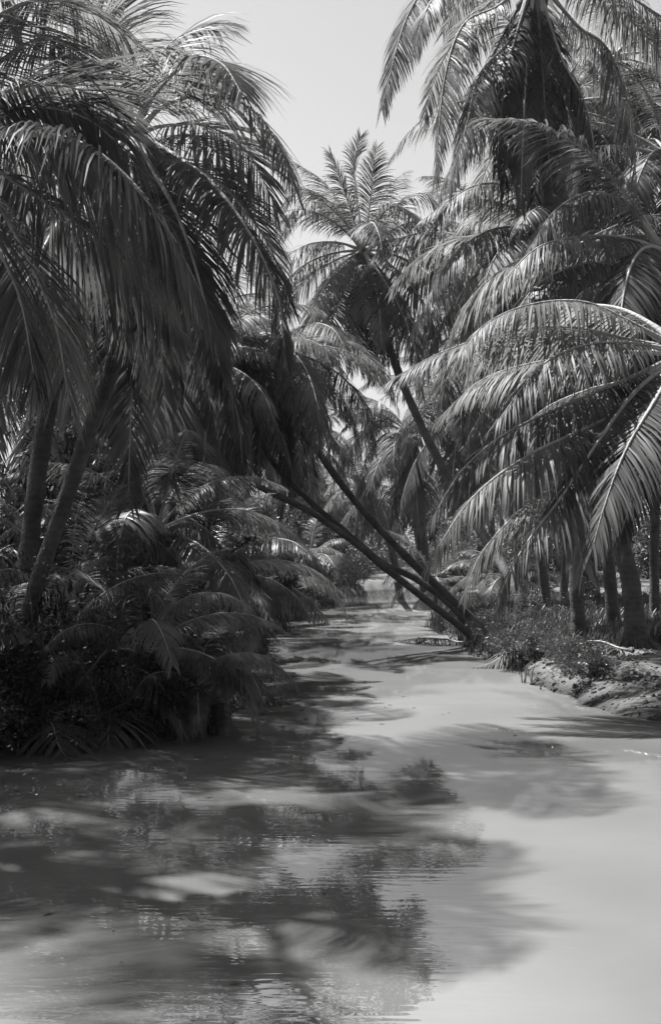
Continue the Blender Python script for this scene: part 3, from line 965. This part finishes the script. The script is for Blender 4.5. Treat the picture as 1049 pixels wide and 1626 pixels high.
def bush(label, p, s, v, group, rz):
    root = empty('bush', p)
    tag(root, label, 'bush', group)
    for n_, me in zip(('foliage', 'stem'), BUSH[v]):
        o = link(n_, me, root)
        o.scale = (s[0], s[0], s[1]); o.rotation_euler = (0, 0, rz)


bs = []
rng = random.Random(11)
for k in range(46):
    y = 12.3 + 45 * (k / 46.0) ** 1.3
    xl = float(np.interp(y, EY, EL))
    x = xl - abs(rng.gauss(0.25, 0.5)) - 0.65
    bs.append((x, y, rng.uniform(.6, 0.95) * (1 + .008 * y), rng.uniform(.7, 1.2) * (1 + .014 * y), 'dark leafy bush crowding the left bank at the water line', 'bushes lining the left bank'))
for k in range(26):
    x = -4.3 + 3.0 * k / 25 + rng.uniform(-.08, .08)
    y = float(np.interp(x, [-4.5, -4.0, -3.0, -1.5], [5.0, 10.5, 12.2, 13.4])) + rng.uniform(.22, .5)
    y = max(y, 10.9)
    bs.append((x, y, rng.uniform(.5, .75), rng.uniform(.4, .7), 'small dark bush hanging over the near lip of the left bank', 'bushes on the near lip of the left bank'))
for k in range(34):
    y = rng.uniform(15, 56)
    xl = float(np.interp(y, EY, EL))
    x = xl - rng.uniform(1.3, 5.5)
    bs.append((x, y, rng.uniform(1.1, 1.9), rng.uniform(1.5, 2.9), 'taller shaded bush behind the left bank under the palms', 'taller bushes under the left palms'))
for k in range(26):
    y = 16.9 + 11 * (k / 26.0)
    xr = float(np.interp(y, EY, ER))
    bs.append((xr + rng.uniform(.25, .9) + (.9 if y < 18 else 0) * 0, y, rng.uniform(.3, .55), rng.uniform(.2, .42), 'low dark weeds rooted along the edge of the right bank', 'weeds edging the right bank'))
for k in range(16):
    y = rng.uniform(27, 60)
    xr = float(np.interp(y, EY, ER))
    bs.append((xr + rng.uniform(.3, 7), y, rng.uniform(.6, 1.1), rng.uniform(.4, .9), 'low sunlit scrub on the floor of the right grove', 'scrub on the right bank'))
for k in range(44):
    y = rng.uniform(60, 95)
    xb = rng.uniform(-10, 20) + (y - 62) * .1
    low = abs(xb / y * F0 + W0 / 2 - 640) < 75
    bs.append((xb, y, rng.uniform(2.2, 3.6), rng.uniform(2, 4.2) * (.38 if low else 1), 'hazy far bush closing the creek beyond the bend', 'far bushes beyond the bend'))
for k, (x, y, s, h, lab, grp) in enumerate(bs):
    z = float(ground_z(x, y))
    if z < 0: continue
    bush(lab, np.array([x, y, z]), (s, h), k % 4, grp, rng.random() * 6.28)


# ------------------------------------------------------------------ litter, grass and clods on the banks
def scatter(n, seed, x0, x1, y0, y1, smin=0.02):
    r = np.random.default_rng(seed)
    x, y = r.uniform(x0, x1, n), r.uniform(y0, y1, n)
    z = ground_z(x, y)
    k = z > smin
    return np.stack([x[k], y[k], z[k]], 1), r


def litter(seed, n, box, ll, name, label, m):
    c, r = scatter(n, seed, *box)
    n = len(c)
    a = r.random(n) * 6.28
    d = np.stack([np.cos(a), np.sin(a), r.normal(0, .22, n)], 1)
    s = np.stack([-np.sin(a), np.cos(a), r.normal(0, .3, n)], 1)
    L = ll * r.uniform(.4, 1.5, n); w = L * r.uniform(.05, .22, n)
    c = c + np.array([0, 0, 1]) * (.008 + .02 * r.random(n))[:, None]
    bend = np.array([0, 0, 1]) * (L * r.normal(.05, .1, n))[:, None]
    p0 = c - d * (L / 2)[:, None]; p1 = c + d * (L / 2)[:, None]
    V = np.stack([p0, c - s * w[:, None] + bend, p1, c + s * w[:, None] + bend], 1).reshape(-1, 3)
    o = link(name, mesh_np(name, V, np.arange(n * 4).reshape(n, 4), [m]))
    tag(o, label, 'leaf litter', kind='stuff')


litter(1, 5000, (2.2, 11, 13, 46), .10, 'leaf_litter', 'dry leaf litter strewn over the right bank', M_LITTER)
litter(2, 9000, (-6, 1, 11, 40), .13, 'leaf_litter', 'dark leaf litter under the left bank palms', M_LITTER)


def grass(seed, n, box, hh, label, smin=0.02):
    c, r = scatter(n, seed, *box, smin=smin)
    keep = wob(c[:, 0], c[:, 1], 1.1, 3) + r.normal(0, .35, len(c)) > 0.1
    c = c[keep]; n = len(c)
    a = r.random(n) * 6.28
    s = np.stack([-np.sin(a), np.cos(a), 0 * a], 1)
    d = np.stack([np.cos(a), np.sin(a), 0 * a], 1)
    h = hh * r.uniform(.4, 1.4, n); w = .008 + .008 * r.random(n)
    lean = r.uniform(.1, .7, n) * h
    mid_ = c + np.array([0, 0, .6]) * h[:, None] + d * (lean * .3)[:, None]
    tip = c + np.array([0, 0, .95]) * h[:, None] + d * lean[:, None]
    V = np.stack([c - s * w[:, None], c + s * w[:, None], mid_ + s * (w * .8)[:, None], mid_ - s * (w * .8)[:, None], tip + s * (w * .1)[:, None], tip - s * (w * .1)[:, None]], 1).reshape(-1, 3)
    b_ = np.arange(n)[:, None] * 6
    Q = np.vstack([b_ + np.array([[0, 1, 2, 3]]), b_ + np.array([[3, 2, 4, 5]])])
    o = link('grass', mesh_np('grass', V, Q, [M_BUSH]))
    tag(o, label, 'grass', kind='stuff')


grass(4, 60000, (-6, 3, 11, 56), .34, 'dark grass fringe along the left bank', -0.16)
grass(5, 70000, (2.4, 9, 20.5, 38), .26, 'dark grass and creeping weeds around the palm feet on the right bank')


def clods(seed, n, box, label):
    c, r = scatter(n, seed, *box, smin=-0.05)
    import bmesh
    bm = bmesh.new(); bmesh.ops.create_icosphere(bm, subdivisions=1, radius=1)
    bv = np.array([v.co[:] for v in bm.verts]); bf = np.array([[v.index for v in f.verts] for f in bm.faces]); bm.free()
    vs, fs = [], []
    for k, p in enumerate(c):
        s = .012 + .04 * r.random() ** 3
        v = bv * (s * r.uniform(.6, 1.3, 3)) * (1 + r.normal(0, .14, (len(bv), 1)))
        vs.append(v + p); fs.append(bf + k * len(bv))
    o = link('soil_clods', mesh_np('soil_clods', np.vstack(vs), np.vstack(fs), [M_SOIL]))
    tag(o, label, 'clods', kind='stuff')


clods(7, 5000, (2.4, 6.5, 13.5, 31), 'loose clods and pebbles on the right bank')


# ------------------------------------------------------------------ fallen fronds and drift
def fallen(label, x, y, a, L, seed, grp='fallen fronds on the right bank'):
    pts = []
    for t in np.linspace(0, 1, 6):
        xx, yy = x + math.cos(a) * L * t, y + math.sin(a) * L * t + .25 * t * t
        pts.append(np.array([xx - x, yy - y, max(float(ground_z(xx, yy)), -.06) - float(ground_z(x, y)) + .07 + .12 * math.sin(3.1 * t)]))
    root = empty('fallen_frond', (x, y, float(ground_z(x, y))))
    tag(root, label, 'palm frond', grp)
    lm, rm = frond_meshes(pts, seed, M_LITTER, M_RIB, nleaf=70, leaf=.7, width=.03, droop=.5, ragged=.25, rise=-.1)
    f = link('leaflets', lm, root); link('midrib', rm, root)


fallen('dry fallen frond lying down the right bank towards the water', 3.9, 21.5, 3.6, 1.7, 71)
fallen('dry fallen frond beside the feet of the leaning palms', 3.0, 25.5, 2.5, 2.0, 72)
fallen('dry fallen frond between the bare trunks of the right grove', 4.6, 24.0, .4, 2.2, 73)
fallen('dry fallen frond at the right edge near the pebbly slope', 4.5, 18.8, 2.2, 1.5, 74)

GL = 'dead fronds trailing off the left bank'
fallen('dead frond trailing from the near left bank into the dark water at the left edge', -3.1, 13.3, -1.2, 1.7, 81, GL)
fallen('dead frond slipping into the water left of the waterside palm clump', -2.3, 13.6, -1.5, 1.3, 82, GL)
fallen('dead frond hanging into the creek behind the waterside palm clump', -1.9, 16.5, -.4, 1.5, 83, GL)

rg = np.random.default_rng(77)
n = 260
yy = rg.uniform(5, 30, n) ** 1.0
xx = np.interp(yy, EY, EL) + np.abs(rg.normal(0, 1.4, n)) + .1
a = rg.random(n) * 6.28
d_ = np.stack([np.cos(a), np.sin(a), 0 * a], 1); s_ = np.stack([-np.sin(a), np.cos(a), 0 * a], 1)
L_ = rg.uniform(.012, .05, n)[:, None]; c_ = np.stack([xx, yy, np.full(n, .006)], 1)
V_ = np.stack([c_ - d_ * L_, c_ - s_ * L_ * .4 + [0, 0, .006], c_ + d_ * L_, c_ + s_ * L_ * .4 + [0, 0, .004]], 1).reshape(-1, 3)
tag(link('floating_leaves', mesh_np('floating_leaves', V_, np.arange(n * 4).reshape(n, 4), [M_LITTER])), 'small leaves drifting on the creek', 'drift', kind='stuff')

hz = bpy.data.materials.new('haze_air'); hz.use_nodes = True
N = hz.node_tree.nodes; N.clear()
pv = N.new('ShaderNodeVolumePrincipled'); pv.inputs['Color'].default_value = (.9, .9, .9, 1); pv.inputs['Density'].default_value = 0.00025
pv.inputs['Anisotropy'].default_value = 0.3
oo = N.new('ShaderNodeOutputMaterial'); hz.node_tree.links.new(pv.outputs[0], oo.inputs['Volume'])
x0, x1, y0, y1, z0, z1 = -1300., 1300., -120., 1900., -5., 20.
hv = [(x0, y0, z0), (x1, y0, z0), (x1, y1, z0), (x0, y1, z0), (x0, y0, z1), (x1, y0, z1), (x1, y1, z1), (x0, y1, z1)]
hq = [(3, 2, 1, 0), (4, 5, 6, 7), (0, 1, 5, 4), (1, 2, 6, 5), (2, 3, 7, 6), (3, 0, 4, 7)]
tag(link('haze', mesh_np('haze', hv, hq, [hz])), 'thin humid air over the creek', 'haze', kind='stuff')
